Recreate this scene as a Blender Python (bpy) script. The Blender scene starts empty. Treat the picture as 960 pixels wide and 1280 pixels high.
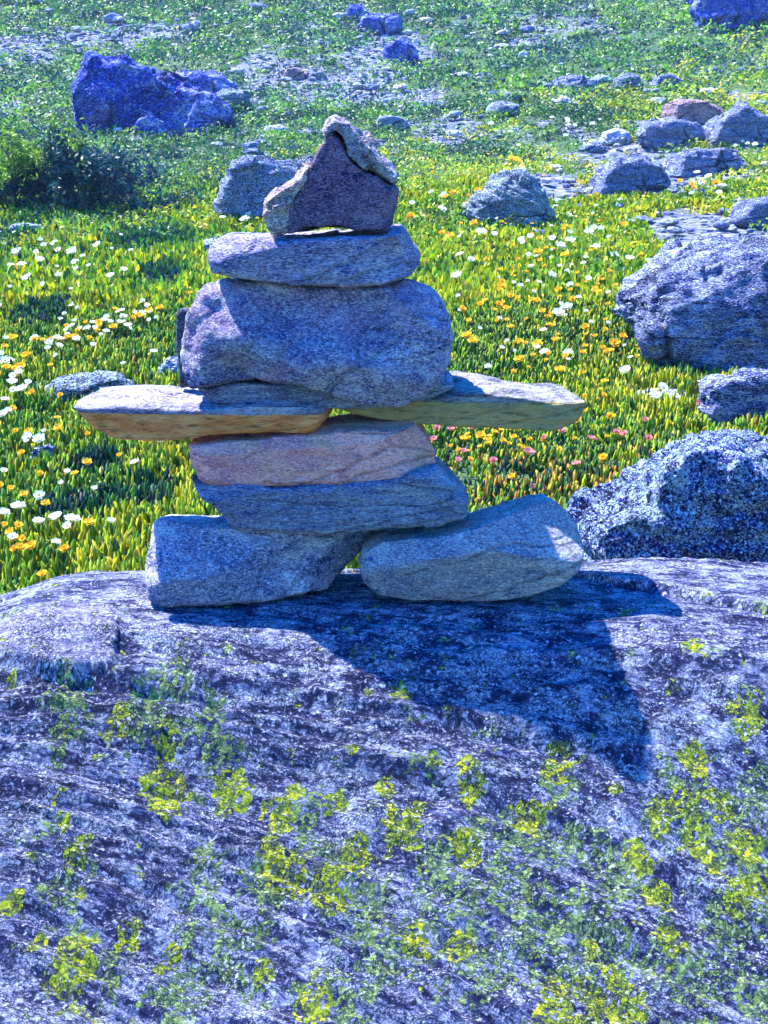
import bpy, bmesh, math, random
import numpy as np
from mathutils import Vector
R = math.radians
rng = np.random.default_rng(7)
random.seed(5)
scene = bpy.context.scene
COL = scene.collection

# ------------------------------------------------------------------ camera
CAM = np.array([0.0, -1.8, 0.60]); PITCH = R(15.5); FPX = 1800.0
cp, sp = math.cos(PITCH), math.sin(PITCH)
cam = bpy.data.objects.new('camera', bpy.data.cameras.new('camera'))
COL.objects.link(cam); scene.camera = cam
cam.location = CAM; cam.rotation_euler = (math.pi/2 - PITCH, 0, 0)
cam.data.sensor_fit = 'VERTICAL'; cam.data.sensor_height = 24; cam.data.lens = FPX/1280*24
cam.data.clip_start = 0.05; cam.data.clip_end = 3000

def ray(px, py):
    rx, ry = (px-480)/FPX, -(py-640)/FPX
    return np.array([rx, cp + ry*sp, -sp + ry*cp])
def P(px, py, Y):                       # the point seen at a pixel of the photo at depth Y
    r = ray(px, py); return CAM + r*((Y-CAM[1])/r[1])

# ------------------------------------------------------------------ noise
_g = np.random.default_rng(11)
_perm = _g.permutation(256); _perm = np.concatenate([_perm]*3)
_grad = _g.normal(size=(256, 3)); _grad /= np.linalg.norm(_grad, axis=1)[:, None]
def perlin(p):
    p = np.asarray(p, dtype=np.float64)
    i = np.floor(p).astype(np.int64); f = p - i; i &= 255
    u = f*f*f*(f*(f*6-15)+10)
    out = 0
    for dx in (0, 1):
        wx = u[:, 0] if dx else 1-u[:, 0]
        a = _perm[i[:, 0]+dx]
        for dy in (0, 1):
            wy = u[:, 1] if dy else 1-u[:, 1]
            b = _perm[a + i[:, 1]+dy]
            for dz in (0, 1):
                wz = u[:, 2] if dz else 1-u[:, 2]
                g = _grad[_perm[b + i[:, 2]+dz]]
                d = (g*(f-np.array([dx, dy, dz]))).sum(1)
                out = out + wx*wy*wz*d
    return out*1.5
def fbm(p, o=4, lac=2.03, gain=.5):
    p = np.asarray(p, dtype=np.float64); a = 1; s = 0
    for k in range(o):
        s = s + a*perlin(p + 17.3*k); p = p*lac; a *= gain
    return s
def sst(x, a, b):
    t = np.clip((x-a)/(b-a), 0, 1); return t*t*(3-2*t)
def v3(x, y, z=0.0):
    x = np.atleast_1d(np.asarray(x, float)); y = np.broadcast_to(y, x.shape); z = np.broadcast_to(z, x.shape)
    return np.stack([x, y, z], 1)

# ------------------------------------------------------------------ object helpers
def tag(o, label=None, cat=None, group=None, kind=None):
    if label: o['label'] = label
    if cat: o['category'] = cat
    if group: o['group'] = group
    if kind: o['kind'] = kind
    return o
def mesh_np(name, V, F, mat, smooth=True, parent=None, origin=None):
    V = np.asarray(V, np.float32).copy()
    if origin is not None: V -= np.asarray(origin, np.float32)
    me = bpy.data.meshes.new(name)
    F = np.asarray(F); n, k = F.shape
    me.vertices.add(len(V)); me.vertices.foreach_set('co', V.ravel())
    me.loops.add(n*k); me.loops.foreach_set('vertex_index', F.astype(np.int32).ravel())
    me.polygons.add(n); me.polygons.foreach_set('loop_start', np.arange(0, n*k, k, dtype=np.int32))
    me.polygons.foreach_set('loop_total', np.full(n, k, dtype=np.int32))
    me.update(calc_edges=True)
    me.polygons.foreach_set('use_smooth', np.full(n, smooth))
    me.materials.append(mat)
    o = bpy.data.objects.new(name, me); COL.objects.link(o)
    if parent is not None: o.parent = parent
    if origin is not None: o.location = origin
    return o
def attr_f(o, name, a):
    at = o.data.attributes.new(name, 'FLOAT', 'POINT'); at.data.foreach_set('value', np.asarray(a, np.float32))
def attr_c(o, name, c):
    c = np.asarray(c, np.float32); c = np.concatenate([c, np.ones((len(c), 1), np.float32)], 1)
    at = o.data.attributes.new(name, 'FLOAT_COLOR', 'POINT'); at.data.foreach_set('color', c.ravel())

# ------------------------------------------------------------------ materials
class N:
    def __init__(s, name):
        s.m = bpy.data.materials.new(name); s.m.use_nodes = True; s.t = s.m.node_tree
        s.b = s.t.nodes['Principled BSDF']; s.out = s.t.nodes['Material Output']
        s.b.inputs['Roughness'].default_value = .9
        s.b.inputs['Specular IOR Level'].default_value = .12
        s.tc = s.t.nodes.new('ShaderNodeTexCoord').outputs['Object']
    def link(s, a, b): s.t.links.new(a, b)
    def setin(s, sock, v):
        if isinstance(v, bpy.types.NodeSocket): s.link(v, sock)
        elif isinstance(v, (tuple, list)) and len(v) == 3 and sock.type == 'RGBA': sock.default_value = (*v, 1)
        else: sock.default_value = v
    def map(s, scale=(1,1,1), rot=(0,0,0), vec=None):
        n = s.t.nodes.new('ShaderNodeMapping'); s.link(vec or s.tc, n.inputs[0])
        n.inputs['Rotation'].default_value = [R(a) for a in rot]; n.inputs['Scale'].default_value = scale
        return n.outputs[0]
    def noise(s, scale, detail=4, rough=.55, vec=None, dist=0.0, color=False):
        n = s.t.nodes.new('ShaderNodeTexNoise'); s.link(vec or s.tc, n.inputs['Vector'])
        n.inputs['Scale'].default_value = scale; n.inputs['Detail'].default_value = detail
        n.inputs['Roughness'].default_value = rough; n.inputs['Distortion'].default_value = dist
        return n.outputs[1 if color else 0]
    def vor(s, scale, vec=None, feature='F1', out=0):
        n = s.t.nodes.new('ShaderNodeTexVoronoi'); n.feature = feature; s.link(vec or s.tc, n.inputs['Vector'])
        n.inputs['Scale'].default_value = scale; return n.outputs[out]
    def ramp(s, fac, stops, interp='LINEAR'):
        n = s.t.nodes.new('ShaderNodeValToRGB'); s.link(fac, n.inputs[0]); cr = n.color_ramp; cr.interpolation = interp
        while len(cr.elements) < len(stops): cr.elements.new(.5)
        for e, (p, c) in zip(cr.elements, stops):
            e.position = p; e.color = (c, c, c, 1) if isinstance(c, (int, float)) else (*c, 1)
        return n.outputs[0]
    def mix(s, fac, a, b, mode='MIX'):
        n = s.t.nodes.new('ShaderNodeMix'); n.data_type = 'RGBA'; n.blend_type = mode
        s.setin(n.inputs[0], fac); s.setin(n.inputs[6], a); s.setin(n.inputs[7], b); return n.outputs[2]
    def math(s, op, a, b=0.0):
        n = s.t.nodes.new('ShaderNodeMath'); n.operation = op; s.setin(n.inputs[0], a); s.setin(n.inputs[1], b); return n.outputs[0]
    def attr(s, name, out=2):
        n = s.t.nodes.new('ShaderNodeAttribute'); n.attribute_name = name; return n.outputs[out]
    def bump(s, h, strength, dist, prev=None):
        n = s.t.nodes.new('ShaderNodeBump'); s.link(h, n.inputs['Height'])
        n.inputs['Strength'].default_value = strength; n.inputs['Distance'].default_value = dist
        if prev: s.link(prev, n.inputs['Normal'])
        return n.outputs[0]
    def done(s, col, nrm=None):
        s.setin(s.b.inputs['Base Color'], col)
        if nrm: s.link(nrm, s.b.inputs['Normal'])
        return s.m

def rock_mat(name, light, mid, dark, size=1.0, streak=(1, 1, 4), rot=(0, 0, 0), crust=(.5, .5, .6), crust_amt=.5,
             lines=.7, spots=.5, lichen=None, warm=None, bump=1.0, contrast=1.0, cracks=.35, reg=0):
    """mineral rock: streaky light/mid/dark grain, curly dark crust lines, pale crust patches; size = metres scale"""
    n = N(name); k = 1/size
    if size < .5: light = (light[0]*1.1, light[1]*1.08, light[2]*1.0); mid = (min(.95, mid[0]*1.08), mid[1]*.98, mid[2]*.95)
    else: light = (light[0]*1.0, light[1]*1.05, min(1, light[2]*1.2)); mid = (mid[0]*.72, mid[1]*.80, min(1, mid[2]*1.12))
    dark = (dark[0]*.5, dark[1]*.6, dark[2]*1.0)
    sv = n.map(streak, rot)
    a = n.noise(10*k, 9, .70, sv, .5)
    lo, hi = .5-.10/contrast, .5+.085/contrast
    col = n.ramp(a, [(lo, dark), (.47, mid), (.53, mid), (hi, light)])
    big_ = n.noise(2.6*k, 4, .6, n.map((1, 1, 1), (33, 12, 50)), .3)
    col = n.mix(n.ramp(big_, [(.44, 0), (.60, .75)]), col, tuple(d*.6+m_*.4 for d, m_ in zip(dark, mid)))
    pat = n.noise(3.2*k, 5, .6, None, .3)
    cr = n.noise(30*k, 7, .72, sv, .6)
    pm = n.math('MULTIPLY', n.ramp(pat, [(.44, 0), (.56, 1)]), n.ramp(cr, [(.45, 0), (.53, 1)]))
    col = n.mix(n.math('MULTIPLY', pm, crust_amt), col, crust)
    if warm:
        wn = n.noise(4.1*k, 4, .6, n.map((1, 1, 1), (40, 20, 0)))
        col = n.mix(n.math('MULTIPLY', n.ramp(wn, [(.48, 0), (.62, 1)]), .7), col, warm)
    if lichen:
        ln = n.noise(5.0*k, 7, .7, n.map((1, 1, 1), (10, 70, 0)))
        col = n.mix(n.ramp(ln, [(.56, 0), (.61, 1)]), col, lichen)
    blk = tuple(c*.30 for c in dark)
    c1 = n.noise(52*k, 3, .62, sv, 1.1)                  # curly contour lines of dark crust
    band = n.ramp(c1, [(.455, 0), (.485, 1), (.515, 1), (.545, 0)])
    gate = n.ramp(n.noise(13*k, 4, .65), [(.40, 0), (.54, 1)])
    col = n.mix(n.math('MULTIPLY', n.math('MULTIPLY', band, gate), min(1, lines*1.6)), col, blk)
    c2 = n.noise(115*k, 3, .65, sv, .8)
    col = n.mix(n.math('MULTIPLY', n.ramp(c2, [(.41, 1), (.47, 0)]), min(1, spots*2)), col, blk)
    col = n.mix(n.math('MULTIPLY', n.ramp(c2, [(.55, 0), (.61, 1)]), min(1, spots*1.7)), col, tuple(min(1, c*1.3) for c in light))
    wv = n.mix(.06*size*3, sv, n.noise(3*k, 4, .6, color=True), 'ADD')
    ck = n.ramp(n.vor(2.6*k, wv, 'DISTANCE_TO_EDGE'), [(0, 1), (.035, 0)])
    ckm = n.math('MULTIPLY', ck, n.ramp(n.noise(2.2*k, 3, .6), [(.44, 0), (.56, cracks)]))
    col = n.mix(ckm, col, blk)
    b = n.bump(cr, 1.0*bump, .013*size)
    b = n.bump(n.math('SUBTRACT', 1.0, ckm), 1.0*bump, .02*size, b)
    b = n.bump(c1, .8*bump, .006*size, b)
    b = n.bump(c2, .8*bump, .003*size, b)
    return n.done(col, b)

# cairn stone materials (bluish-violet grey gneiss and slate)
M = {}
M['foot_l'] = rock_mat('grey_blue_gneiss', (.46,.47,.56), (.25,.27,.41), (.06,.07,.16), .42, (1,1,2), (0,20,0), (.42,.43,.52), .4, .35, .35)
M['foot_r'] = rock_mat('smooth_grey_gneiss', (.50,.51,.52), (.34,.345,.40), (.13,.135,.20), .42, (1,1,2.4), (0,-12,0), (.42,.44,.47), .4, .2, .3, warm=(.30,.22,.24))
M['slab_b'] = rock_mat('blue_slate', (.42,.44,.54), (.21,.23,.38), (.05,.06,.16), .4, (.8,1,5), (0,4,0), (.30,.36,.38), .6, .5, .35)
M['pink'] = rock_mat('pink_quartzite', (.93,.42,.36), (.95,.38,.34), (.8,.24,.2), .4, (1,1,3), (0,-3,0), (.85,.50,.42), .4, .2, .3, warm=(.75,.38,.20))
M['arm_l'] = rock_mat('lavender_schist', (.50,.46,.50), (.25,.25,.38), (.05,.05,.12), .4, (.7,1,5), (0,0,0), (.50,.49,.56), .6, .45, .3)
M['arm_r'] = rock_mat('grey_green_schist', (.36,.35,.36), (.20,.20,.22), (.07,.075,.09), .42, (.7,1,5), (0,4,0), (.44,.43,.46), .5, .3, .3)
M['heart'] = rock_mat('violet_gneiss', (.44,.42,.50), (.22,.20,.34), (.05,.05,.15), .42, (1,1,2), (0,14,0), (.44,.43,.50), .5, .55, .30, warm=(.30,.19,.32), contrast=1.25)
M['top'] = rock_mat('lavender_gneiss', (.42,.40,.52), (.24,.235,.40), (.09,.085,.19), .42, (.8,1,3), (0,4,0), (.45,.43,.52), .5, .3, .4, warm=(.30,.21,.30))
M['head'] = rock_mat('plum_slate', (.24,.17,.26), (.15,.10,.18), (.06,.04,.09), .4, (1,1,2), (0,40,0), (.20,.15,.22), .4, .25, .4)
M['dark'] = rock_mat('dark_slate', (.16,.20,.26), (.07,.09,.14), (.02,.025,.05), .4)

# materials whose front faces show a differently coloured broken layer (a colour of the stone itself, by depth in the stone)
def layered(base, colour, colour2, zlo, zhi, name):
    """adds a band of other rock between two local heights (zlo < z < zhi), wavy"""
    m = M[base].copy(); m.name = name; t = m.node_tree
    n = N.__new__(N); n.m = m; n.t = t; n.b = t.nodes['Principled BSDF']
    n.tc = t.nodes.new('ShaderNodeTexCoord').outputs['Object']
    old = n.b.inputs['Base Color'].links[0].from_socket
    sep = t.nodes.new('ShaderNodeSeparateXYZ'); n.link(n.tc, sep.inputs[0])
    z = n.math('ADD', sep.outputs[2], n.math('MULTIPLY', n.math('SUBTRACT', n.noise(9, 5, .6), .5), .012))
    up = n.math('GREATER_THAN', z, zlo); dn = n.math('LESS_THAN', z, zhi)
    lay = n.mix(n.ramp(n.noise(16, 6, .65, n.map((1, 1, 2.5))), [(.40, 0), (.60, 1)]), colour, colour2)
    lay = n.mix(n.ramp(n.noise(60, 5, .7, n.map((.6, 1, 3))), [(.52, 0), (.66, .75)]), lay, tuple(c*.25 for c in colour2))
    f = n.math('MULTIPLY', up, dn)
    n.setin(n.b.inputs['Base Color'], n.mix(f, old, lay))
    return m

# ------------------------------------------------------------------ stone builder
def resample(poly, step):
    out = []
    for a, b in zip(poly, np.roll(poly, -1, 0)):
        k = max(1, int(np.linalg.norm(b-a)/step))
        for i in range(k): out.append(a+(b-a)*i/k)
    return np.array(out)
PROF = {'box': [(0,.90),(.03,.96),(.12,1),(.86,1),(.97,.96),(1,.90)],
        'mid': [(0,.88),(.03,.945),(.12,.99),(.30,1),(.78,.99),(.94,.91),(1,.80)],
        'round': [(0,.45),(.05,.66),(.14,.83),(.28,.95),(.48,1),(.7,.95),(.86,.82),(.95,.64),(1,.45)],
        'wedge': [(0,1),(.3,.98),(.6,.86),(.85,.6),(1,.36)]}
def stone(name, poly, Yf, Yb, mat, prof='mid', vox=.003, clips=(), amp=(.006, .0016), fs=(9, 40), strata=(0, 60), srot=0.0,
          smooth=4, ridge=0.0, blocks=0.0, dback=(0, 0), yref=None, extra=(), seed=0, planes=0, pscale=.94, anchor_z=None, bulge=None):
    """stone from its front outline (photo pixels at depth yref), lofted through a depth profile, remeshed and weathered"""
    pr = PROF[prof]
    if yref is None: yref = Yf + .25*(Yb-Yf)
    pts = np.array([P(x, y, yref) for x, y in poly])
    size = np.ptp(pts[:, 0]) + np.ptp(pts[:, 2])
    xz = resample(pts[:, [0, 2]], size/40); c = xz.mean(0)
    c = np.array([(xz[:,0].min()+xz[:,0].max())/2, (xz[:,1].min()+xz[:,1].max())/2])
    bm = bmesh.new(); rings = []
    for t, s in pr:
        y = Yf + t*(Yb-Yf); off = np.array(dback)*t
        rings.append([bm.verts.new((c[0]+(p[0]-c[0])*s+off[0], y, c[1]+(p[1]-c[1])*s+off[1])) for p in xz])
    for r0, r1 in zip(rings[:-1], rings[1:]):
        for i in range(len(r0)):
            j = (i+1) % len(r0); bm.faces.new((r0[i], r0[j], r1[j], r1[i]))
    bm.faces.new(rings[0][::-1]); bm.faces.new(rings[-1])
    for hull in extra:                                   # extra convex lumps given as world points
        hv = [bm.verts.new(tuple(p)) for p in hull]
        bmesh.ops.convex_hull(bm, input=hv)
    bmesh.ops.recalc_face_normals(bm, faces=bm.faces)
    me = bpy.data.meshes.new('tmp'); bm.to_mesh(me); bm.free()
    o = bpy.data.objects.new('tmp', me); COL.objects.link(o)
    m = o.modifiers.new('r', 'REMESH'); m.mode = 'VOXEL'; m.voxel_size = vox
    m = o.modifiers.new('s', 'SMOOTH'); m.iterations = smooth; m.factor = .5
    dg = bpy.context.evaluated_depsgraph_get()
    me2 = bpy.data.meshes.new_from_object(o.evaluated_get(dg))
    bpy.data.objects.remove(o); bpy.data.meshes.remove(me)
    nv = len(me2.vertices); V = np.empty(nv*3, np.float32); me2.vertices.foreach_get('co', V); V = V.reshape(-1, 3).astype(float)
    F = np.array([p.vertices[:] if len(p.vertices) == 4 else (*p.vertices, p.vertices[-1]) for p in me2.polygons if len(p.vertices) in (3, 4)])
    mid = (V.min(0)+V.max(0))/2; half = (V.max(0)-V.min(0))/2
    if bulge:                                            # local lumps and hollows (px, py, radius, height)
        for bx, by, br, bh in bulge:
            q = P(bx, by, Yf); d2 = ((V[:, [0, 2]]-q[[0, 2]])**2).sum(1); w = np.exp(-d2/(br*br))*sst(-(V[:, 1]-mid[1]), 0, half[1]*.6)
            V[:, 1] -= w*bh
    g = np.random.default_rng(seed+100)
    cl = [(Vector(n).normalized(), d) for n, d in clips]
    for _ in range(planes):
        n = g.normal(size=3); n /= np.linalg.norm(n)
        sup = np.percentile((V-mid)@n, 99.9)
        cl.append((n, sup*pscale*(.93+.1*g.random())))
    for n, d in cl:
        n = np.array(n); e = (V-mid)@n - d; e = np.where(e > 0, e, 0); V -= e[:, None]*n*.93
    me2.vertices.foreach_set('co', V.astype(np.float32).ravel()); me2.update()
    nn = np.empty(nv*3, np.float32); me2.vertices.foreach_get('normal', nn); nn = nn.reshape(-1, 3)
    off = seed*7.7
    d = amp[0]*fbm(V*fs[0]+off, 3) + amp[1]*fbm(V*fs[1]+off, 4, gain=.6)
    if strata[0]:
        ca, sa = math.cos(R(srot)), math.sin(R(srot))
        w = -V[:, 0]*sa + V[:, 2]*ca; u = V[:, 0]*ca + V[:, 2]*sa
        q = np.stack([u*strata[1]*.08, V[:, 1]*strata[1]*.08, w*strata[1]], 1)
        s_ = perlin(q+off); s2 = perlin(q*2.3+off)
        d += strata[0]*(np.clip(s_*2.2, -1, 1)*.7 + .4*s2)
    if blocks:
        dn = V + .12*half.max()*np.stack([perlin(V*4/half.max()+k*9) for k in range(3)], 1)
        for cnt, am in ((16, blocks), (70, blocks*.45)):
            sd_ = mid + (g.random((cnt, 3))*2-1)*half*np.array([1, 1, 1]); best = np.full(nv, 1e9); idx = np.zeros(nv, int)
            for c_i in range(cnt):
                d2 = ((dn-sd_[c_i])**2).sum(1); mk = d2 < best; best[mk] = d2[mk]; idx[mk] = c_i
            tl = g.normal(size=(cnt, 3)); rv = g.normal(size=cnt)
            d += am*(.6*rv[idx] + .9*((V-sd_[idx])*tl[idx]).sum(1)/(half.max()*(16/cnt)**.4))
    if ridge:
        rg = 0; a_ = ridge; q = V*fs[0]*1.3+off
        for k in range(5):
            rg = rg + a_*(.35-np.abs(perlin(q+5*perlin(q*.5)[:, None]*.1)))*2; q = q*2.1+3; a_ *= .52
        d += rg
    V = V + nn*d[:, None]
    base = np.array([mid[0], mid[1], V[:, 2].min()])
    bpy.data.meshes.remove(me2)
    return mesh_np(name, V, F, mat, True, None, base)

# ------------------------------------------------------------------ the terrain
TD = np.array([-60, 0, 3, 4.5, 6.5, 9, 13, 20, 32, 50, 72, 110, 400, 1500])
TZ = np.array([-1.6, -1.05, -.92, -.84, -.74, -.64, -.47, .03, 1.35, 4.4, 9.2, 12.0, 6.0, -2])
def ground_z(x, y):
    x = np.atleast_1d(np.asarray(x, float)); y = np.atleast_1d(np.asarray(y, float))
    d = y+1.8
    z = np.interp(d, TD, TZ)
    z = (z + np.interp(d-.8-.03*np.abs(d), TD, TZ) + np.interp(d+.8+.03*np.abs(d), TD, TZ))/3
    a = np.clip(d/30, .12, 3)
    z = z + .10*a*perlin(v3(x*.9, y*.9)) + .35*np.clip(a-.2, 0, 1.6)*perlin(v3(x*.22, y*.22, 5)) + .035*perlin(v3(x*2.6, y*2.6, 3))*np.clip(a*2, .5, 1.5)
    z = z + .02*np.clip(d-8, 0, 42)*np.clip(x*.12, -1, 1)*.5
    return z
def hit(px, py, fn=ground_z, t0=2.0, t1=120.0, n=6000):
    r = ray(px, py); t = np.geomspace(t0, t1, n)
    p = CAM[None]+r[None]*t[:, None]
    below = p[:, 2] < fn(p[:, 0], p[:, 1])
    i = int(np.argmax(below)) if below.any() else n-1
    return p[i]
def px_of(x, y, z):
    dx, dy, dz = x-CAM[0], y-CAM[1], z-CAM[2]
    f = dy*cp - dz*sp; u = dy*sp + dz*cp
    return 480+FPX*dx/f, 640-FPX*u/f

# bare, stony patches of the hillside: centre pixel, half-size in pixels on the ground (turned into metres)
BARE = []
for (bx, by, rx, dfac, amt) in [(420,105,90,.12,.66),(500,130,80,.08,.62),(330,92,60,.1,.55),(480,60,70,.1,.7),(640,175,60,.05,.4),
        (820,215,120,.13,1),(700,235,60,.09,.9),(890,300,90,.10,1),(940,330,70,.07,1),(870,160,80,.10,.8),(640,275,45,.05,.5),
        (560,160,50,.06,.7),(200,165,80,.05,.5),(150,30,120,.08,.6),(30,60,60,.1,.6),(460,185,40,.05,.6),(290,305,40,.03,.7),(205,465,25,.03,.8),(820,497,40,.02,.7),
        (700,25,90,.07,.5),(290,130,50,.06,.5),(45,290,40,.02,.6)]:
    q = hit(bx, by); dd = q[1]+1.8
    BARE.append((q[0], q[1], rx/FPX*dd, dfac*dd*1.2, amt))
def bare_mask(x, y):
    m = np.zeros_like(x)
    nz = perlin(v3(x*1.1, y*1.1, 9))*.5 + perlin(v3(x*3.7, y*3.7, 2))*.35
    for cx, cy, rx, ry, am in BARE:
        r = np.sqrt(((x-cx)/rx)**2+((y-cy)/ry)**2)
        m = np.maximum(m, am*(1-sst(r+nz, .65, 1.05)))
    d = y+1.8
    m = np.maximum(m, .8*sst(perlin(v3(x*.8, y*.5, 31))+.5*perlin(v3(x*2.9, y*1.7, 31)), .34, .5)*sst(d, 14, 24))
    return m

s = np.linspace(-1, 1, 420); gx = np.sinh(s*5.2)/math.sinh(5.2)*420
t = np.linspace(0, 1, 620); gy = np.concatenate([-1.8-np.geomspace(80, 3.2, 30), np.linspace(-4.6, 1.4, 26), 1.5+ (np.exp(t*5.6)-1)/(math.exp(5.6)-1)*900])
X, Y = np.meshgrid(gx, gy); x, y = X.ravel(), Y.ravel()
z = ground_z(x, y)
nx, ny = len(gx), len(gy)
I = (np.arange(ny-1)[:, None]*nx+np.arange(nx-1)[None]).ravel()
F = np.stack([I, I+1, I+1+nx, I+nx], 1)
m = N('meadow_soil')
a1 = m.noise(.9, 8, .65); a2 = m.noise(14, 6, .7)
soil = m.mix(m.ramp(a2, [(.38, 0), (.62, 1)]), (.02,.05,.02), (.12,.20,.03))
soil = m.mix(m.ramp(a1, [(.4, 0), (.62, 1)]), soil, (.035,.06,.05))
gv = m.noise(7, 8, .75, m.map((1, 2.2, 1)))
grit = m.ramp(gv, [(.40, (.03,.04,.07)), (.5, (.10,.115,.16)), (.62, (.30,.30,.36))])
colr = m.mix(m.ramp(m.attr('bare'), [(.25, 0), (.6, 1)]), soil, grit)
M['soil'] = m.done(colr, m.bump(a2, 1, .03))
ter = mesh_np('ground', np.stack([x, y, z], 1), F, M['soil'])
tag(ter, kind='structure'); ter['label'] = 'hillside meadow rising behind the boulder'
attr_f(ter, 'bare', bare_mask(x, y))

# ------------------------------------------------------------------ the big boulder the cairn stands on
RY = np.array([-1.75, -1.4, -1.1, -.85, -.7, -.55, -.4, -.29, -.225, -.18, -.135, -.04, .05, .085, .115, .15, .21, .29, .42, .7])
RZ = np.array([-1.35, -1.1, -.86, -.65, -.52, -.395, -.27, -.158, -.075, -.028, -.010, -.002, -.001, -.006, -.017, -.035, -.09, -.22, -.6, -1.3])
def rock_base(x, y):
    x = np.atleast_1d(np.asarray(x, float)); y = np.atleast_1d(np.asarray(y, float))
    ys = y - .05*sst(x, .18, .45)*(y > -.2)*sst(y, -.2, .1)
    z = (np.interp(ys, RY, RZ)+np.interp(ys-.025, RY, RZ)+np.interp(ys+.025, RY, RZ))/3
    z -= .055*sst(-x, .40, .62) + .25*sst(-x, .6, 1.0)+.9*sst(-x, .95, 1.35)
    z -= .015*sst(x, .25, .6)+.2*sst(x, .6, 1.1)+.9*sst(x, 1.05, 1.4)
    return z
_yy = np.arange(-1.8, .8, .002); _zz = rock_base(0*_yy, _yy); _arc = np.concatenate([[0], np.cumsum(np.hypot(np.diff(_yy), np.diff(_zz)))])
arc = lambda v: np.interp(v, _yy, _arc)
def rock_detail(x, y):
    # layers running to the right and towards the viewer
    bend = .25*perlin(v3(x*2.1, y*2.1, 4))
    near = sst(-y, .1, .4)
    ang = R(6)+R(26)*near
    sa_ = arc(y); u = x; w = sa_ + x*(.05+.38*sst(arc(-.12)-sa_, 0, .42)) + .05*bend
    st = perlin(v3(u*2.4, w*26, 1)); st2 = perlin(v3(u*6, w*60, 8)); st3 = perlin(v3(u*18, w*130, 12))
    z = .0075*np.clip(st*1.8, -1, 1) + .0035*np.clip(st2*2, -1, 1) + .0014*st3
    z = z + .012*perlin(v3(x*3, y*3, 7)) + .0035*fbm(v3(x*22, y*22, 3), 4, gain=.6)*1.2
    z = z + .0022*np.abs(fbm(v3(x*60, y*60, 3), 3, gain=.6))
    flat = sst(np.abs(y), .02, .22)*.8+.2
    z *= flat
    # raised pale slab at the left
    q = [(-.49,-.07),(-.345,-.075),(-.325,-.13),(-.315,-.19),(-.375,-.205),(-.52,-.17)]
    inside = np.ones_like(x)
    cx, cy = -.43, -.13
    for (x0, y0), (x1, y1) in zip(q, q[1:]+q[:1]):
        nx_, ny_ = (y1-y0), -(x1-x0); l = math.hypot(nx_, ny_); nx_/=l; ny_/=l
        if (cx-x0)*nx_+(cy-y0)*ny_ < 0: nx_, ny_ = -nx_, -ny_
        inside = np.minimum(inside, sst((x-x0)*nx_+(y-y0)*ny_+.012*perlin(v3(x*30, y*30, 5)), -.002, .006))
    z = z + .015*inside*sst(-x+.05*0, .0, .6)*1.0
    # ledge at the right behind a groove
    line = .05 - (x-.23)*.42 + .006*perlin(v3(x*14, y*3, 5))
    e = (y-line)
    rgt = sst(x, .17, .25)
    z = z + rgt*(-.010*np.exp(-(e/.008)**2) + .007*sst(e, .0, .012))
    # a long crack
    c2 = -.02 - .10*x + .01*perlin(v3(x*9, y*2, 2)); e2 = (y-c2)
    z = z - .006*np.exp(-(e2/.005)**2)*sst(-x, .2, .26)
    return z, inside
def rock_z(x, y):
    x = np.atleast_1d(np.asarray(x, float)); y = np.atleast_1d(np.asarray(y, float))
    return rock_base(x, y)+rock_detail(x, y)[0]
def axis(lo, a, b, hi, fine, coarse):
    return np.concatenate([np.arange(lo, a, coarse), np.arange(a, b, fine), np.arange(b, hi+coarse, coarse)])
gx = axis(-1.4, -.62, .62, 1.4, .0019, .012); gy = axis(-1.75, -.80, .20, .70, .0019, .009)
X, Y = np.meshgrid(gx, gy); x, y = X.ravel(), Y.ravel()
zb = rock_base(x, y); zd, slab = rock_detail(x, y)
rim = sst(-(np.abs(x)), -1.3, -1.2)
z = zb+zd
nx, ny = len(gx), len(gy)
I = (np.arange(ny-1)[:, None]*nx+np.arange(nx-1)[None]).ravel(); F = np.stack([I, I+1, I+1+nx, I+nx], 1)
YL = [(830,1025,22),(868,1052,26),(932,1062,26),(948,1112,24),(905,1012,20),(852,1003,20),(925,1130,22),(890,1080,16),(100,1068,18),(345,1075,32),(345,1020,24),(205,985,36),(285,982,26),(500,1040,30),(580,1065,22),(590,975,24),(500,862,14),(480,985,14),(150,910,22),(205,930,20),
      (90,1205,40),(50,1180,14),(160,1167,18),(660,1020,22),(840,1180,20),(760,1265,50),(700,1275,40),(865,815,16),(820,1120,20),(770,990,10),(700,955,26),(935,895,24),(870,960,26),
      (410,1120,30),(450,1075,24),(420,1000,18),(520,1185,20),(20,1125,16),(210,1190,16),(330,1215,16),(390,1260,26),(545,950,14),(800,1075,20),(690,1240,20),(16,850,8),(370,985,12),(100,1120,10),(740,1190,16),(575,1190,20),(440,940,10),(370,1105,26),(95,1060,10),(80,1030,10)]
GL = [(860,1020,60),(920,1060,60),(945,1120,60),(950,1010,40),(900,1150,50),(820,1020,26),(690,1060,40),(560,1130,80),(680,1140,80),(740,1200,70),(480,1170,70),(330,1110,50),(260,1100,40),(600,1210,60),
      (300,1180,50),(220,1240,60),(420,1240,60),(620,1040,40),(860,1230,70),(940,1240,50),(200,890,60),(260,920,50),(130,1200,40),(620,1110,60),(760,1090,50),(90,900,50),(380,1050,50),(70,1130,40),(700,980,30),(420,1100,50),(930,890,26),(545,965,20),(760,1250,40)]
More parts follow.
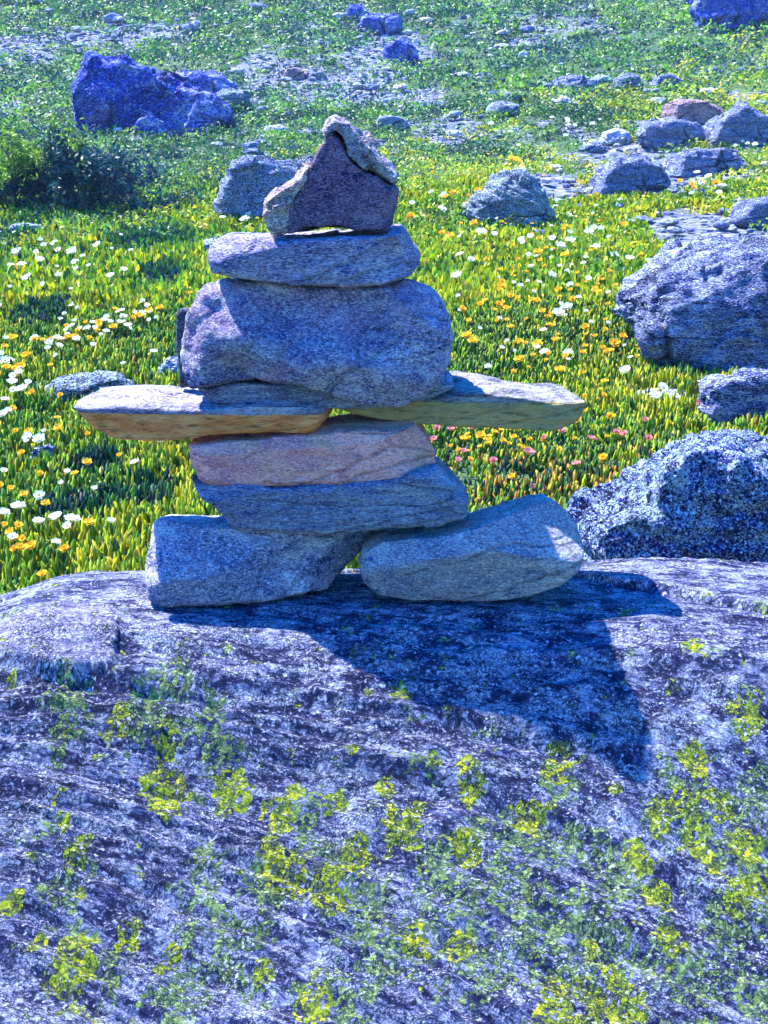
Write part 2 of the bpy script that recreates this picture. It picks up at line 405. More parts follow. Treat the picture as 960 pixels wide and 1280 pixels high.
DK = [(150,862,34,1.3),(160,815,18,1),(105,882,44,1.3),(30,880,30,1),(450,900,110,.8),(560,870,80,.6),(360,860,70,.5),(620,960,80,.6),(700,1010,90,.6),(820,900,90,.5),(900,830,90,.6),(120,870,60,.8),(60,900,50,.7),(330,900,60,.6),(520,820,90,.5),(860,1110,70,.6),(760,1130,60,.5),  # first entries paint the shade of the crevice round the pale slab
      (850,1190,80,.8),(30,1040,60,.6),(120,1110,60,.6),(330,1035,50,.5),(560,1000,80,.6),(60,1260,70,.6),(930,1160,60,.6),(240,960,60,.5),(410,790,60,.4),(700,800,60,.3),(200,1050,40,.5),(500,1100,60,.4),(330,1140,60,.4)]
S_ = arc(y)
def spots(L, k=1.0):
    msk = np.zeros_like(x); wob = .45*perlin(v3(x*38, S_*38, 6))+.3*perlin(v3(x*90, S_*90, 6))
    for q in L:
        h_ = hit(q[0], q[1], rock_base, .9, 2.4, 1500); d = np.linalg.norm(h_-CAM)
        r0 = q[2]*d/FPX*k; a = q[3] if len(q) > 3 else 1
        sa = arc(h_[1]); sel = (np.abs(x-h_[0]) < 3*r0) & (np.abs(S_-sa) < 4*r0)
        rr = np.hypot((x[sel]-h_[0])/r0, (S_[sel]-sa)/(r0*1.25))
        msk[sel] = np.maximum(msk[sel], a*(1-sst(rr+wob[sel], .2, 1.25)))
    return msk
ly, lg, dk = spots(YL, 1.0), spots(GL), spots(DK, 1.1)
z = z + .0012*ly*np.abs(perlin(v3(x*150, S_*150, 1)))
m = N('lichen_boulder_rock')
cb = m.t.nodes.new('ShaderNodeCombineXYZ'); m.link(m.attr('along_x'), cb.inputs[0]); m.link(m.attr('along_s'), cb.inputs[1])
uv = cb.outputs[0]; m.tc = uv
cb2 = m.t.nodes.new('ShaderNodeCombineXYZ'); m.link(m.attr('along_x'), cb2.inputs[0]); m.link(m.attr('along_w'), cb2.inputs[1])
gn = m.map((1, 2.9, 1), (0, 0, 0), cb2.outputs[0])
A = m.noise(19, 9, .74, gn, .6); B = m.noise(70, 6, .72, gn, .4)
iso = m.map((1, 1.35, 1)); C = m.noise(165, 4, .68, iso, .3)
wvec = m.mix(.012, iso, m.noise(60, 3, .6, iso, 0, True), 'ADD')
net = m.vor(165, wvec, 'DISTANCE_TO_EDGE'); net2 = m.vor(165, wvec, 'F1', 1)
base = m.ramp(A, [(.40, (.006,.009,.05)), (.455, (.04,.05,.16)), (.50, (.19,.22,.40)), (.57, (.45,.47,.64))])
dkA = m.attr('dark')
thr = m.math('ADD', m.math('MULTIPLY', dkA, .10), m.noise(34, 8, .76, gn, .6))
base = m.mix(m.ramp(thr, [(.54, 0), (.585, .95)]), base, m.ramp(C, [(.40, (.006,.009,.04)), (.54, (.03,.04,.13)), (.62, (.20,.21,.36))]))
base = m.mix(m.math('MULTIPLY', m.attr('slab'), .75), base, m.ramp(B, [(.40, (.12,.11,.27)), (.50, (.45,.43,.6)), (.62, (.58,.56,.68))]))
# pale crusty growth patches
pc = m.ramp(m.noise(9, 8, .74, m.map((1, 1.6, 1), (0, 0, 15)), .4), [(.53, 0), (.57, .85)])
base = m.mix(m.math('MULTIPLY', pc, m.ramp(B, [(.45, 0), (.50, 1)])), base, (.46,.50,.64))
# curly dark lines
l1 = m.ramp(B, [(.46, 0), (.485, 1), (.515, 1), (.54, 0)]); l2 = m.ramp(C, [(.44, 0), (.475, 1), (.505, 1), (.54, 0)])
# lichens
lf = m.mix(.5, m.noise(120, 4, .70, iso, .2), net2)
gm = m.ramp(m.math('ADD', m.math('MULTIPLY', m.attr('green'), .22), m.noise(22, 6, .66)), [(.60, 0), (.65, 1)])
base = m.mix(m.math('MULTIPLY', gm, m.ramp(lf, [(.40, 0), (.46, .92)])), base, m.ramp(lf, [(.40, (.02,.06,.02)), (.52, (.15,.26,.08)), (.66, (.36,.50,.12))]))
yy = m.ramp(m.math('ADD', m.math('MULTIPLY', m.attr('yellow'), .36), m.noise(34, 6, .66)), [(.62, 0), (.66, 1)])
base = m.mix(m.math('MULTIPLY', yy, m.ramp(lf, [(.34, .3), (.40, 1)])), base, m.ramp(lf, [(.34, (.02,.04,.01)), (.44, (.20,.28,.02)), (.56, (.38,.50,.015)), (.68, (.62,.62,.015))]))
base = m.mix(m.math('MULTIPLY', l1, .45), base, (.012,.014,.04))
base = m.mix(m.math('MULTIPLY', m.ramp(net, [(.02, 1), (.10, 0)]), m.ramp(m.noise(26, 5, .7), [(.42, .0), (.52, .95)])), base, (.006,.009,.035))
base = m.mix(m.math('MULTIPLY', m.math('MULTIPLY', l2, m.ramp(m.noise(20, 6, .65), [(.38, .25), (.54, 1)])), .95), base, (.008,.010,.03))
wp = m.ramp(C, [(.58, 0), (.64, 1)])
base = m.mix(m.math('MULTIPLY', m.math('MULTIPLY', wp, m.ramp(m.noise(18, 5, .7), [(.42, .15), (.56, 1)])), .9), base, (.62,.62,.76))
b = m.bump(A, .9, .012); b = m.bump(B, 1, .005, b); b = m.bump(C, .9, .0022, b)
M['boulder'] = m.done(base, b)
org = np.array([0, -.5, -1.3])
big = mesh_np('boulder', np.stack([x, y, z], 1), F, M['boulder'], True, None, org)
tag(big, 'huge blue-grey lichen-spotted boulder in the foreground carrying the stone figure', 'boulder')
attr_f(big, 'yellow', ly); attr_f(big, 'green', lg); attr_f(big, 'dark', dk); attr_f(big, 'slab', slab); attr_f(big, 'along_x', x); attr_f(big, 'along_s', S_); attr_f(big, 'along_w', S_ + x*(.05+.38*sst(arc(-.12)-S_, 0, .42)) + .012*perlin(v3(x*5, S_*5, 2)))

# ------------------------------------------------------------------ the stone figure
def S(name, label, *a, **k):
    o = stone(name, *a, **k); o.name = name
    tag(o, label, 'stone', 'stacked stones of the stone figure'); return o
S('cairn_stone', 'squared grey-blue stone forming the left foot of the stone figure',
  [(186,656),(190,650),(204,648),(300,650),(380,654),(452,657),(470,668),(450,690),(430,712),(410,738),(330,744),(250,747),(198,748),(187,738),(185,700)],
  -.075, .085, M['foot_l'], 'mid', .0026, clips=[((-.5,-.6,.62), .108), ((.75,-.66,-.1), .085), ((-.05,-.8,.6), .080)], amp=(.002, .0012), blocks=.0018, dback=(0, -.022), fs=(9, 45), seed=1, smooth=3, bulge=[(250,700,.06,.018),(400,710,.07,-.035)])
S('cairn_stone', 'rounded grey stone rising to the right, right foot of the stone figure',
  [(449,700),(455,682),(475,669),(540,662),(575,655),(640,637),(672,628),(692,626),(708,636),(722,655),(731,682),(726,704),(700,726),(660,738),(590,743),(510,742),(470,736),(453,720)],
  -.085, .075, M['foot_r'], 'mid', .0026, clips=[((.25,-.62,.75), .082), ((-.2,-.7,.68), .080), ((0,-.9,-.42), .078)], amp=(.003, .001), fs=(7, 40), seed=2, smooth=3, dback=(0, -.018), blocks=.0012, planes=5, pscale=.93, bulge=[(560,690,.06,.012),(640,680,.05,.012)])
S('cairn_stone', 'flat blue slab lying across both foot stones of the figure',
  [(238,589),(255,595),(300,598),(400,599),(480,592),(545,583),(570,600),(588,622),(586,640),(560,645),(470,653),(430,657),(300,657),(288,648),(272,628),(250,612)],
  -.07, .09, M['slab_b'], 'box', .0026, clips=[((-.12,-.72,.68), .080)], blocks=.0018, amp=(.005, .0013), fs=(10, 50), strata=(.0016, 130), srot=-3, seed=3, smooth=1, dback=(0, -.006))
S('cairn_stone', 'pinkish slab under the two arm stones of the figure',
  [(236,552),(300,543),(400,536),(480,530),(520,528),(532,545),(544,568),(542,588),(520,594),(470,598),(400,600),(330,602),(275,602),(250,596),(240,575)],
  -.062, .08, M['pink'], 'mid', .0026, clips=[((-.05,-.78,.62), .066), ((.82,-.55,.1), .135)], amp=(.003, .0012), fs=(10, 50), strata=(.001, 120), seed=4, smooth=1, blocks=.0015, dback=(0, -.004), bulge=[(530,560,.03,-.03)])
al = S('cairn_stone', 'long flat stone with rusty orange front edge, left arm of the figure',
  [(84,509),(140,507),(200,510),(262,511),(300,507),(345,505),(392,507),(404,514),(402,528),(388,543),(330,543),(262,545),(236,551),(180,552),(140,551),(112,538)],
  -.05, .09, M['arm_l'], 'box', .0024, amp=(.002, .0008), fs=(10, 50), strata=(.0012, 150), seed=5, smooth=1, dback=(.02, .004), yref=-.048)
lo, hi_ = -0.001, .036
al.data.materials[0] = layered('arm_l', (.90,.36,.13), (.70,.20,.05), -.02, .0355, 'rusty_layered_schist')
ar = S('cairn_stone', 'long tapering grey-green stone, right arm of the figure',
  [(398,494),(440,492),(500,493),(540,497),(575,492),(606,488),(650,494),(700,503),(737,503),(739,512),(725,532),(700,540),(650,540),(590,535),(535,530),(470,524),(420,512),(400,505)],
  -.005, .12, M['arm_r'], 'box', .0024, amp=(.003, .0010), fs=(10, 50), strata=(.0013, 140), srot=-4, seed=6, smooth=1, dback=(-.03, .006), yref=.0)
ar.data.materials[0] = layered('arm_r', (.34,.28,.14), (.50,.33,.12), -.03, .040, 'mossy_layered_schist')
S('cairn_stone', 'added thin slab between the two arm stones and the big middle stone, blue like the shaded arm top',
  [(246,483),(300,474),(380,476),(470,478),(520,481),(560,474),(570,482),(545,494),(500,503),(440,506),(330,505),(270,503)],
  -.03, .075, M['slab_b'], 'box', .003, amp=(.003, .001), strata=(.0015, 120), seed=16, smooth=2)  # added stone filling the gap, its blue standing in for the shaded arm top
S('cairn_stone', 'biggest stone of the figure, bulky violet-grey block forming its chest',
  [(234,462),(235,420),(240,392),(248,368),(272,352),(320,350),(420,352),(515,350),(540,362),(555,392),(562,420),(559,448),(552,468),(530,486),(496,497),(455,494),(420,484),(380,473),(330,470),(280,475),(240,478)],
  -.055, .115, M['heart'], 'mid', .0026, clips=[((-.62,-.35,.7), .150), ((.45,-.5,.74), .125), ((-.75,-.65,.1), .155), ((.1,-.86,-.5), .105), ((-.1,-.82,.57), .098)], amp=(.006, .0022), fs=(8, 34), seed=7, smooth=1, blocks=.0022, dback=(0, -.012), strata=(.0012, 70), planes=3, pscale=1.0, ridge=.0026, srot=-14,
  bulge=[(290,425,.03,.022),(340,432,.03,.02),(400,455,.045,.028),(460,465,.04,.02),(350,380,.05,-.028),(450,385,.06,-.02),(290,460,.03,-.02),(262,385,.03,-.02)])
S('cairn_stone', 'lavender slab carrying the head stone of the figure',
  [(263,322),(266,308),(280,300),(350,300),(430,294),(508,288),(519,298),(524,312),(526,332),(512,346),(490,353),(440,356),(380,354),(330,351),(290,344),(268,337)],
  -.055, .09, M['top'], 'box', .0024, clips=[((-.2,-.62,.76), .066), ((.8,-.58,.1), .118)], amp=(.003, .0014), fs=(10, 50), seed=8, smooth=1, blocks=.0018, ridge=.001, planes=3, pscale=.97, bulge=[(500,320,.03,-.02)])
# the head: a plum face, broken ridge with sunlight put into its pale colour, beige left side
head = bpy.data.objects.new('cairn_stone', None); COL.objects.link(head)
tag(head, 'pointed plum-coloured stone on top, head of the stone figure', 'stone', 'stacked stones of the stone figure')
hb = P(415, 290, 0.0); head.location = hb
M['pale'] = rock_mat('sunlit_tone_schist', (.62,.57,.60), (.38,.35,.44), (.08,.075,.12), .35, (1,1,4), (0,42,0), (.5,.46,.45), .6, .6, .4)
M['pale2'] = rock_mat('beige_broken_schist', (.66,.56,.54), (.46,.37,.38), (.11,.08,.10), .35, (1,1,4), (0,-30,0), (.55,.48,.42), .6, .6, .5)
def part(name, o, label=None):
    o.name = name; o.parent = head; o.location = Vector(o.location)-Vector(head.location)
    if label: o['label'] = label
part('stone_face', stone('stone_face', [(343,292),(352,262),(372,240),(388,208),(402,178),(414,160),(424,170),(440,198),(462,216),(490,236),(485,262),(481,288),(450,290),(420,284),(390,286),(362,293)],
  -.04, .055, M['head'], 'box', .0024, blocks=.002, amp=(.002, .0008), fs=(10, 50), seed=9, smooth=1, dback=(.012, -.002)))
part('broken_ridge', stone('broken_ridge', [(403,172),(408,156),(417,147),(438,151),(450,168),(470,193),(486,205),(497,222),(491,232),(474,222),(454,206),(440,192),(428,170),(416,160)],
  -.043, .065, M['pale'], 'box', .0018, amp=(.003, .0014), fs=(16, 60), strata=(.0022, 130), srot=-45, seed=10, smooth=0, blocks=.0035), 'broken ridge along its top and right side, sunlit tone in its colour')
part('broken_side', stone('broken_side', [(330,268),(332,250),(345,240),(370,229),(380,216),(388,206),(384,222),(368,250),(358,292),(345,293),(336,284)],
  -.043, .05, M['pale2'], 'mid', .0018, blocks=.003, amp=(.003, .002), fs=(16, 60), strata=(.002, 110), srot=30, seed=11, smooth=1), 'beige crumbling left side')
o = stone('stone_sliver', [(222,388),(236,386),(238,420),(238,484),(225,486),(221,430)], .05, .075, M['dark'], 'box', .002, amp=(.002, .001), seed=12, smooth=1)
tag(o, 'narrow dark stone sliver standing behind the left edge of the biggest stone', 'stone')
# let the sliver really stand on the arm
# ------------------------------------------------------------------ boulders of the meadow and the hillside
M['b_navy'] = rock_mat('navy_streaked_rock', cracks=.9, bump=1.2, contrast=1.5, light=(0.50, 0.52, 0.60), mid=(0.11, 0.14, 0.30), dark=(0.010, 0.016, 0.08), size=1.6, streak=(1, 1, 5), rot=(0, 24, 0), crust=(0.36, 0.4, 0.55), crust_amt=0.6, lines=0.8, spots=0.5)
M['b_mott'] = rock_mat('mottled_lichen_rock', cracks=.9, bump=1.2, contrast=1.5, light=(0.3, 0.37, 0.44), mid=(0.045, 0.06, 0.2), dark=(0.01, 0.015, 0.08), size=1.0, streak=(1, 1, 1), rot=(0, 0, 0), crust=(0.28, 0.37, 0.38), crust_amt=0.6, lines=0.8, spots=0.8)
M['b_blue'] = rock_mat('blue_shale_rock', cracks=.9, bump=1.2, contrast=1.5, light=(0.34, 0.37, 0.55), mid=(0.022, 0.06, 0.42), dark=(0.004, 0.014, 0.20), size=4.0, streak=(1, 1, 1.6), rot=(0, 50, 0), crust=(0.28, 0.28, 0.45), crust_amt=0.6, lines=0.6, spots=0.3)
M['b_grey'] = rock_mat('grey_streaked_rock', cracks=.9, bump=1.2, contrast=1.5, light=(0.50, 0.54, 0.60), mid=(0.17, 0.21, 0.32), dark=(0.03, 0.04, 0.1), size=1.8, streak=(1, 1, 4), rot=(0, 12, 0), crust=(0.4, 0.44, 0.5), crust_amt=0.5, lines=0.9, spots=0.6)
M['b_green'] = rock_mat('grey_green_rock', cracks=.9, bump=1.2, contrast=1.5, light=(0.46, 0.52, 0.50), mid=(0.14, 0.18, 0.22), dark=(0.02, 0.03, 0.06), size=1.4, streak=(1, 1, 3), rot=(0, 8, 0), crust=(0.34, 0.4, 0.36), crust_amt=0.6, lines=0.9, spots=0.5)
M['b_brown'] = rock_mat('rusty_pink_rock', cracks=.9, bump=1.2, contrast=1.5, light=(0.5, 0.33, 0.28), mid=(0.33, 0.2, 0.17), dark=(0.05, 0.04, 0.08), size=1.6, streak=(1, 1, 2), rot=(0, 0, 0), crust=(0.5, 0.38, 0.36), crust_amt=0.5, lines=0.5, spots=0.5)
M['b_white'] = rock_mat('pale_quartz_rock', (.68,.65,.66), (.50,.46,.50), (.20,.18,.24), 1.6, (1,1,2), (0,0,0), (.7,.7,.7), .4, .3, .3)

def boulder(label, poly, mat, base_py=None, prof='mid', depth=.8, name='boulder', cat='boulder', blocks=.035, amp=.03, fine=.011, strata=(.016, 17), srot=0, res=72, seed=0, planes=12, smooth=0, sink=.12, bulge=None, group=None, ridge=.014, pscale=.93):
    xs = [p[0] for p in poly]; ys = [p[1] for p in poly]
    bx = sum(xs)/len(xs); by = base_py or max(ys)
    q = hit(min(max(bx, -60), 1020), by); dd = q[1]+1.8
    w = (max(xs)-min(xs))*dd/FPX; h = (max(ys)-min(ys))*dd/FPX; sz = (w+h)/2
    sk = sink*h*FPX/dd
    pl = [(x_, y_ + (sk if y_ > by-.22*(max(ys)-min(ys)) else 0)) for x_, y_ in poly]
    o = stone(name, pl, q[1], q[1]+depth*w, mat, prof, max(w, h)/res, amp=(amp*sz, fine*sz), fs=(2.2/sz, 11/sz),
              strata=(strata[0]*sz, strata[1]/sz), srot=srot, seed=seed, planes=planes, pscale=pscale, smooth=smooth, bulge=bulge, ridge=ridge*sz, blocks=blocks*sz)
    o.name = name
    tag(o, label, cat, group); return o
boulder('dark boulder mottled with pale lichen at the right, just behind the foreground boulder',
  [(722,655),(752,648),(800,630),(828,588),(858,560),(885,556),(925,580),(965,600),(1010,620),(1040,680),(1040,790),(900,800),(740,800),(716,720)], M['b_mott'], 745, 'mid', .6, res=90, seed=21, amp=.07, fine=.018, planes=14, ridge=.018)
boulder('large streaked navy-blue boulder cut off by the right edge, above the flat blue block',
  [(776,400),(782,378),(830,350),(868,324),(915,312),(960,318),(1040,330),(1100,370),(1110,470),(1000,480),(890,476),(872,450),(835,440),(800,420)], M['b_navy'], 474, 'mid', .8, res=100, seed=22, strata=(.010, 30), srot=24, amp=.04, planes=12)
boulder('flat-topped blue block at the right edge between two large boulders',
  [(878,482),(900,474),(960,470),(1020,474),(1030,540),(960,545),(900,538),(880,528)], M['b_navy'], 538, 'box', .5, res=60, seed=23, smooth=0, amp=.015, ridge=.012, planes=3)
boulder('small dark rounded rock at the right edge behind the mottled boulder',
  [(925,575),(945,558),(985,552),(1010,570),(1010,610),(940,612)], M['b_mott'], 612, 'round', .7, res=45, seed=24)
boulder('low dark rock by the right edge under the flat blue block',
  [(850,566),(880,548),(930,542),(960,550),(965,580),(900,590),(858,585)], M['b_mott'], 588, 'round', .7, res=45, seed=25)
boulder('grey-blue boulder with ridged top just left of the head stone of the figure',
  [(268,262),(274,232),(292,208),(310,198),(350,200),(392,204),(402,240),(396,278),(340,284),(286,285),(266,282)], M['b_grey'], 284, 'mid', .8, res=70, seed=26, strata=(.012, 24), srot=8, planes=8)
boulder('huge jagged blue rock with a steep left side high on the hillside at left',
  [(90,150),(92,110),(104,92),(116,70),(126,82),(150,78),(172,90),(205,98),(240,112),(268,128),(277,146),(262,160),(205,170),(150,168),(100,164)], M['b_blue'], 168, 'box', .6, res=110, seed=27, amp=.02, fine=.012, planes=5, pscale=.985, blocks=.05, ridge=.010, strata=(.014, 9), srot=65, smooth=0, bulge=[(200,140,1.0,-.5),(130,120,.5,.4),(235,135,.7,.3)])
boulder('smooth light blue triangular rock leaning at the foot of the huge jagged rock',
  [(160,166),(176,150),(190,142),(204,152),(214,168),(190,172)], M['b_blue'], 172, 'wedge', .5, res=35, seed=28)
boulder('dark blue rock peeping out behind the right slope of the huge jagged rock',
  [(216,112),(222,96),(245,88),(268,90),(292,102),(300,118),(250,124)], M['b_blue'], 122, 'round', .6, res=40, seed=29)
boulder('dark ragged rock right of the lower end of the huge jagged rock',
  [(264,138),(268,118),(285,110),(310,114),(314,128),(300,140)], M['b_green'], 142, 'round', .8, res=40, seed=30)
boulder('striped grey-green boulder right of the figure\'s head among grass',
  [(582,270),(592,242),(612,236),(620,222),(645,217),(668,226),(684,246),(696,268),(690,288),(640,292),(600,288)], M['b_green'], 288, 'round', .8, res=75, seed=31, strata=(.022, 26), srot=-20, planes=9, ridge=.02)
boulder('blue-grey hump of rock in the stony patch right of the striped boulder',
  [(742,248),(752,218),(770,200),(800,196),(824,208),(834,228),(828,248),(780,252)], M['b_navy'], 250, 'mid', .8, res=60, seed=32, strata=(.012, 20), planes=8)
boulder('dark block with rusty pink flat top at the upper right',
  [(832,148),(836,130),(850,126),(880,126),(905,138),(911,150),(880,158),(840,156)], M['b_brown'], 158, 'mid', .9, res=50, seed=33)
boulder('dark blue broken rock below the rusty topped block',
  [(798,170),(806,155),(840,150),(868,158),(888,166),(896,180),(860,190),(810,182)], M['b_navy'], 188, 'mid', .7, res=50, seed=34,amp=.05)
boulder('dark sharp rock at the right edge level with the rusty topped block',
  [(884,172),(900,150),(930,130),(942,140),(962,145),(990,165),(990,186),(920,186),(890,182)], M['b_navy'], 184, 'box', .7, res=50, seed=35,amp=.05)
boulder('low blue-grey rock below the dark broken rock at the upper right',
  [(838,214),(850,194),(880,186),(920,190),(936,208),(925,220),(870,222)], M['b_navy'], 220, 'mid', .8, res=55, seed=36, amp=.05)
boulder('small dark rock tip beside the low blue-grey rock at the upper right',
  [(886,186),(894,174),(906,172),(912,184),(905,190)], M['b_navy'], 190, 'mid', .8, res=30, seed=37)
boulder('dark violet rock cut off by the right edge above the big streaked boulder',
  [(914,276),(930,258),(960,250),(1000,256),(1010,288),(940,290)], M['b_navy'], 288, 'mid', .8, res=45, seed=38,amp=.05)
boulder('tall pale blue rock cut off by the top right corner',
  [(870,10),(874,-30),(930,-40),(1000,-30),(1010,18),(930,28),(895,40),(876,36)], M['b_blue'], 38, 'mid', .6, res=55, seed=39,amp=.05)
boulder('dark blue rock below the top edge, left of centre top',
  [(446,32),(452,18),(470,14),(498,20),(504,36),(490,46),(458,44)], M['b_blue'], 46, 'round', .8, res=40, seed=40,amp=.05)
boulder('dark blue rock just below and right of another dark rock near the top edge',
  [(480,76),(482,58),(500,46),(518,58),(524,72),(510,80)], M['b_blue'], 80, 'mid', .8, res=35, seed=41,amp=.05)
boulder('small dark rock at the top edge left of centre',
  [(430,24),(436,8),(452,4),(464,18),(455,28)], M['b_blue'], 28, 'round', .8, res=30, seed=42,amp=.05)
boulder('low grey-green rock left of the figure behind the left arm tip',
  [(46,496),(60,478),(85,470),(118,470),(150,478),(170,500),(150,512),(70,512)], M['b_green'], 510, 'round', .6, res=55, seed=43, planes=6)
boulder('small grey rock with brown soil between the left arm and the biggest stone',
  [(186,478),(196,462),(210,448),(228,446),(240,462),(240,480)], M['b_grey'], 480, 'round', .7, res=40, seed=44)
boulder('small blue-grey stone lying in the leaves below the left arm tip',
  [(36,574),(44,562),(60,556),(68,560),(66,568),(48,578)], M['b_grey'], 578, 'mid', .5, 'stone', 'stone', res=30, seed=45)
boulder('long flat pale stone in the leaves right of the right arm tip',
  [(786,500),(800,492),(835,490),(868,494),(862,503),(820,506)], M['b_white'], 506, 'round', .6, 'stone', 'stone', res=30, seed=46)
boulder('white rounded stone on the stony patch at the upper right',
  [(746,180),(756,166),(770,160),(786,164),(790,176),(775,184)], M['b_white'], 184, 'round', .8, 'stone', 'stone', res=35, seed=47)
boulder('flat grey stone left of the white rounded stone at the upper right',
  [(722,188),(732,180),(750,178),(760,184),(752,192),(730,192)], M['b_grey'], 192, 'round', .8, 'stone', 'stone', res=25, seed=48)
boulder('pale long stone in the green slope above the striped boulder',
  [(682,134),(690,124),(708,122),(724,130),(712,136)], M['b_white'], 136, 'round', .8, 'stone', 'stone', res=25, seed=49)
boulder('grey-green low rock in the slope at the upper centre',
  [(606,142),(612,130),(630,126),(650,132),(652,142),(630,146)], M['b_green'], 146, 'round', .8, 'stone', 'stone', res=25, seed=50)
boulder('grey-blue rock just right above the head stone on the bare patch',
  [(468,160),(474,148),(490,144),(508,150),(512,162)], M['b_grey'], 163, 'mid', .8, 'stone', 'stone', res=25, seed=51)
boulder('pinkish flat stone on the path above the head stone, left of a dark one',
  [(352,98),(356,88),(370,84),(386,92),(380,100)], M['b_brown'], 100, 'mid', .7, 'stone', 'stone', res=25, seed=52)
boulder('dark flat stone on the path above the head stone, right of a pinkish one',
  [(384,102),(388,91),(405,90),(410,100)], M['b_navy'], 102, 'mid', .7, 'stone', 'stone', res=25, seed=53)
boulder('dark blue-green rock half sunk in the slope at the upper right centre',
  [(764,112),(770,98),(785,91),(800,96),(804,112)], M['b_navy'], 114, 'round', .8, 'stone', 'stone', res=30, seed=54)
boulder('dark rock right of the half sunk blue-green rock on the upper slope',
  [(812,112),(820,96),(838,92),(850,100),(846,112)], M['b_navy'], 114, 'mid', .8, 'stone', 'stone', res=30, seed=55)
boulder('pale grey ledge of rock just left of the slab under the head stone',
  [(246,318),(252,304),(275,298),(310,294),(345,296),(350,312),(300,320)], M['b_grey'], 320, 'mid', .5, 'stone', 'stone', res=35, seed=56, strata=(.012, 30))
boulder('small brown stone in the grass at the left edge of the meadow',
  [(58,322),(62,314),(72,312),(84,318),(80,324)], M['b_brown'], 325, 'round', .8, 'stone', 'stone', res=20, seed=57)
boulder('low grey stone left under the bush at the left edge',
  [(6,292),(12,282),(30,279),(50,284),(54,294)], M['b_grey'], 296, 'round', .8, 'stone', 'stone', res=25, seed=58)
boulder('pale flat stone on the bare strip left of the head stone, upper slope',
  [(326,166),(332,158),(350,155),(362,160),(356,168)], M['b_white'], 169, 'round', .8, 'stone', 'stone', res=20, seed=59)
boulder('pair of dark ledges in the upper slope, right of the top centre rocks',
  [(686,112),(694,100),(715,94),(745,98),(756,112),(720,116)], M['b_navy'], 116, 'round', .8, 'stone', 'stone', res=30, seed=60)

# small loose stones: one mesh of each kind, copied
def pebble_mesh(name, mat, seed, flat=.5):
    bm = bmesh.new(); bmesh.ops.create_icosphere(bm, subdivisions=3, radius=1)
    V = np.array([v.co[:] for v in bm.verts]); g = np.random.default_rng(seed)
    for _ in range(9):
        n = g.normal(size=3); n /= np.linalg.norm(n); e = np.maximum(V@n-.72-.12*g.random(), 0); V -= e[:, None]*n
    V *= 1+.12*fbm(V*1.7+seed, 3)[:, None]
    V = V*np.array([1, .75, flat])
    F = np.array([[v.index for v in f.verts] for f in bm.faces]); bm.free()
    o = mesh_np(name, V, F, mat, False); me = o.data; bpy.data.objects.remove(o); return me
def simple_mat(name, c, c2, sc=3.0, rough=.9):
    n = N(name); f = n.ramp(n.noise(sc, 6, .7), [(.38, 0), (.62, 1)])
    return n.done(n.mix(f, c, c2), n.bump(n.noise(sc*3, 5, .7), .6, .1))
pm = {'pale': [pebble_mesh('stone', simple_mat('pale_pebble', (.38,.36,.42), (.68,.66,.68)), k, .45) for k in (1, 2, 3)],
      'blue': [pebble_mesh('stone', simple_mat('blue_pebble', (.05,.06,.17), (.24,.28,.44)), k, .55) for k in (4, 5, 6)],
      'grey': [pebble_mesh('stone', simple_mat('grey_pebble', (.12,.14,.2), (.38,.42,.44)), k, .5) for k in (7, 8, 9)]}
def place_stone(px, py, wpx, kind, label, group):
    q = hit(px, py); dd = q[1]+1.8; s_ = wpx*dd/FPX/2
    o = bpy.data.objects.new('stone', random.choice(pm[kind])); COL.objects.link(o)
    o.location = (q[0], q[1], float(ground_z(q[0], q[1])[0])+s_*.30+.0035*max(dd-8, 0)); o.scale = (s_, s_*random.uniform(.8, 1.3), s_*random.uniform(.7, 1.1))
    o.rotation_euler = (random.uniform(-.15, .15), random.uniform(-.15, .15), random.uniform(0, 6.28))
    tag(o, label, 'stone', group)
regions = [((290,70,560,150), 34, 'bare slope above the head stone'), ((560,40,960,140), 46, 'green slope at the upper right'),
           ((620,180,960,300), 110, 'stony patch right of the head stone'), ((0,10,300,70), 30, 'slope above the huge jagged rock'),
           ((120,165,340,200), 14, 'strip below the huge jagged rock'), ((300,0,560,70), 26, 'slope under the top edge'), ((840,290,960,345), 16, 'stony ground above the big streaked boulder'), ((520,140,640,200), 8, 'slope just right of the head stone')]
for (x0, y0, x1, y1), cnt, where in regions:
    for _ in range(cnt):
        kind = random.choices(['pale', 'blue', 'grey'], [.38, .28, .34])[0]
        px, py = random.uniform(x0, x1), random.uniform(y0, y1)
        word = {'pale': 'pale', 'blue': 'dark blue', 'grey': 'grey'}[kind]
        place_stone(px, py, random.choice([7, 8, 10, 12, 16, 24])*(.8 if kind == 'pale' else 1), kind, 'small %s stone among many on the %s' % (word, where), 'loose small stones scattered over the hillside')

# ------------------------------------------------------------------ plants
def leaf_mat(name, tr=.45):
    n = N(name); c = n.attr('tint', 0)
    n.setin(n.b.inputs['Base Color'], c); n.b.inputs['Roughness'].default_value = .5; n.b.inputs['Specular IOR Level'].default_value = .35
    t_ = n.t.nodes.new('ShaderNodeBsdfTranslucent'); n.link(c, t_.inputs[0])
    mx = n.t.nodes.new('ShaderNodeMixShader'); mx.inputs[0].default_value = tr
    n.link(n.b.outputs[0], mx.inputs[1]); n.link(t_.outputs[0], mx.inputs[2]); n.link(mx.outputs[0], n.out.inputs[0])
    return n.m
M['leaf'] = leaf_mat('fleshy_leaf', .35); M['leaf2'] = leaf_mat('shrub_leaf', .35)

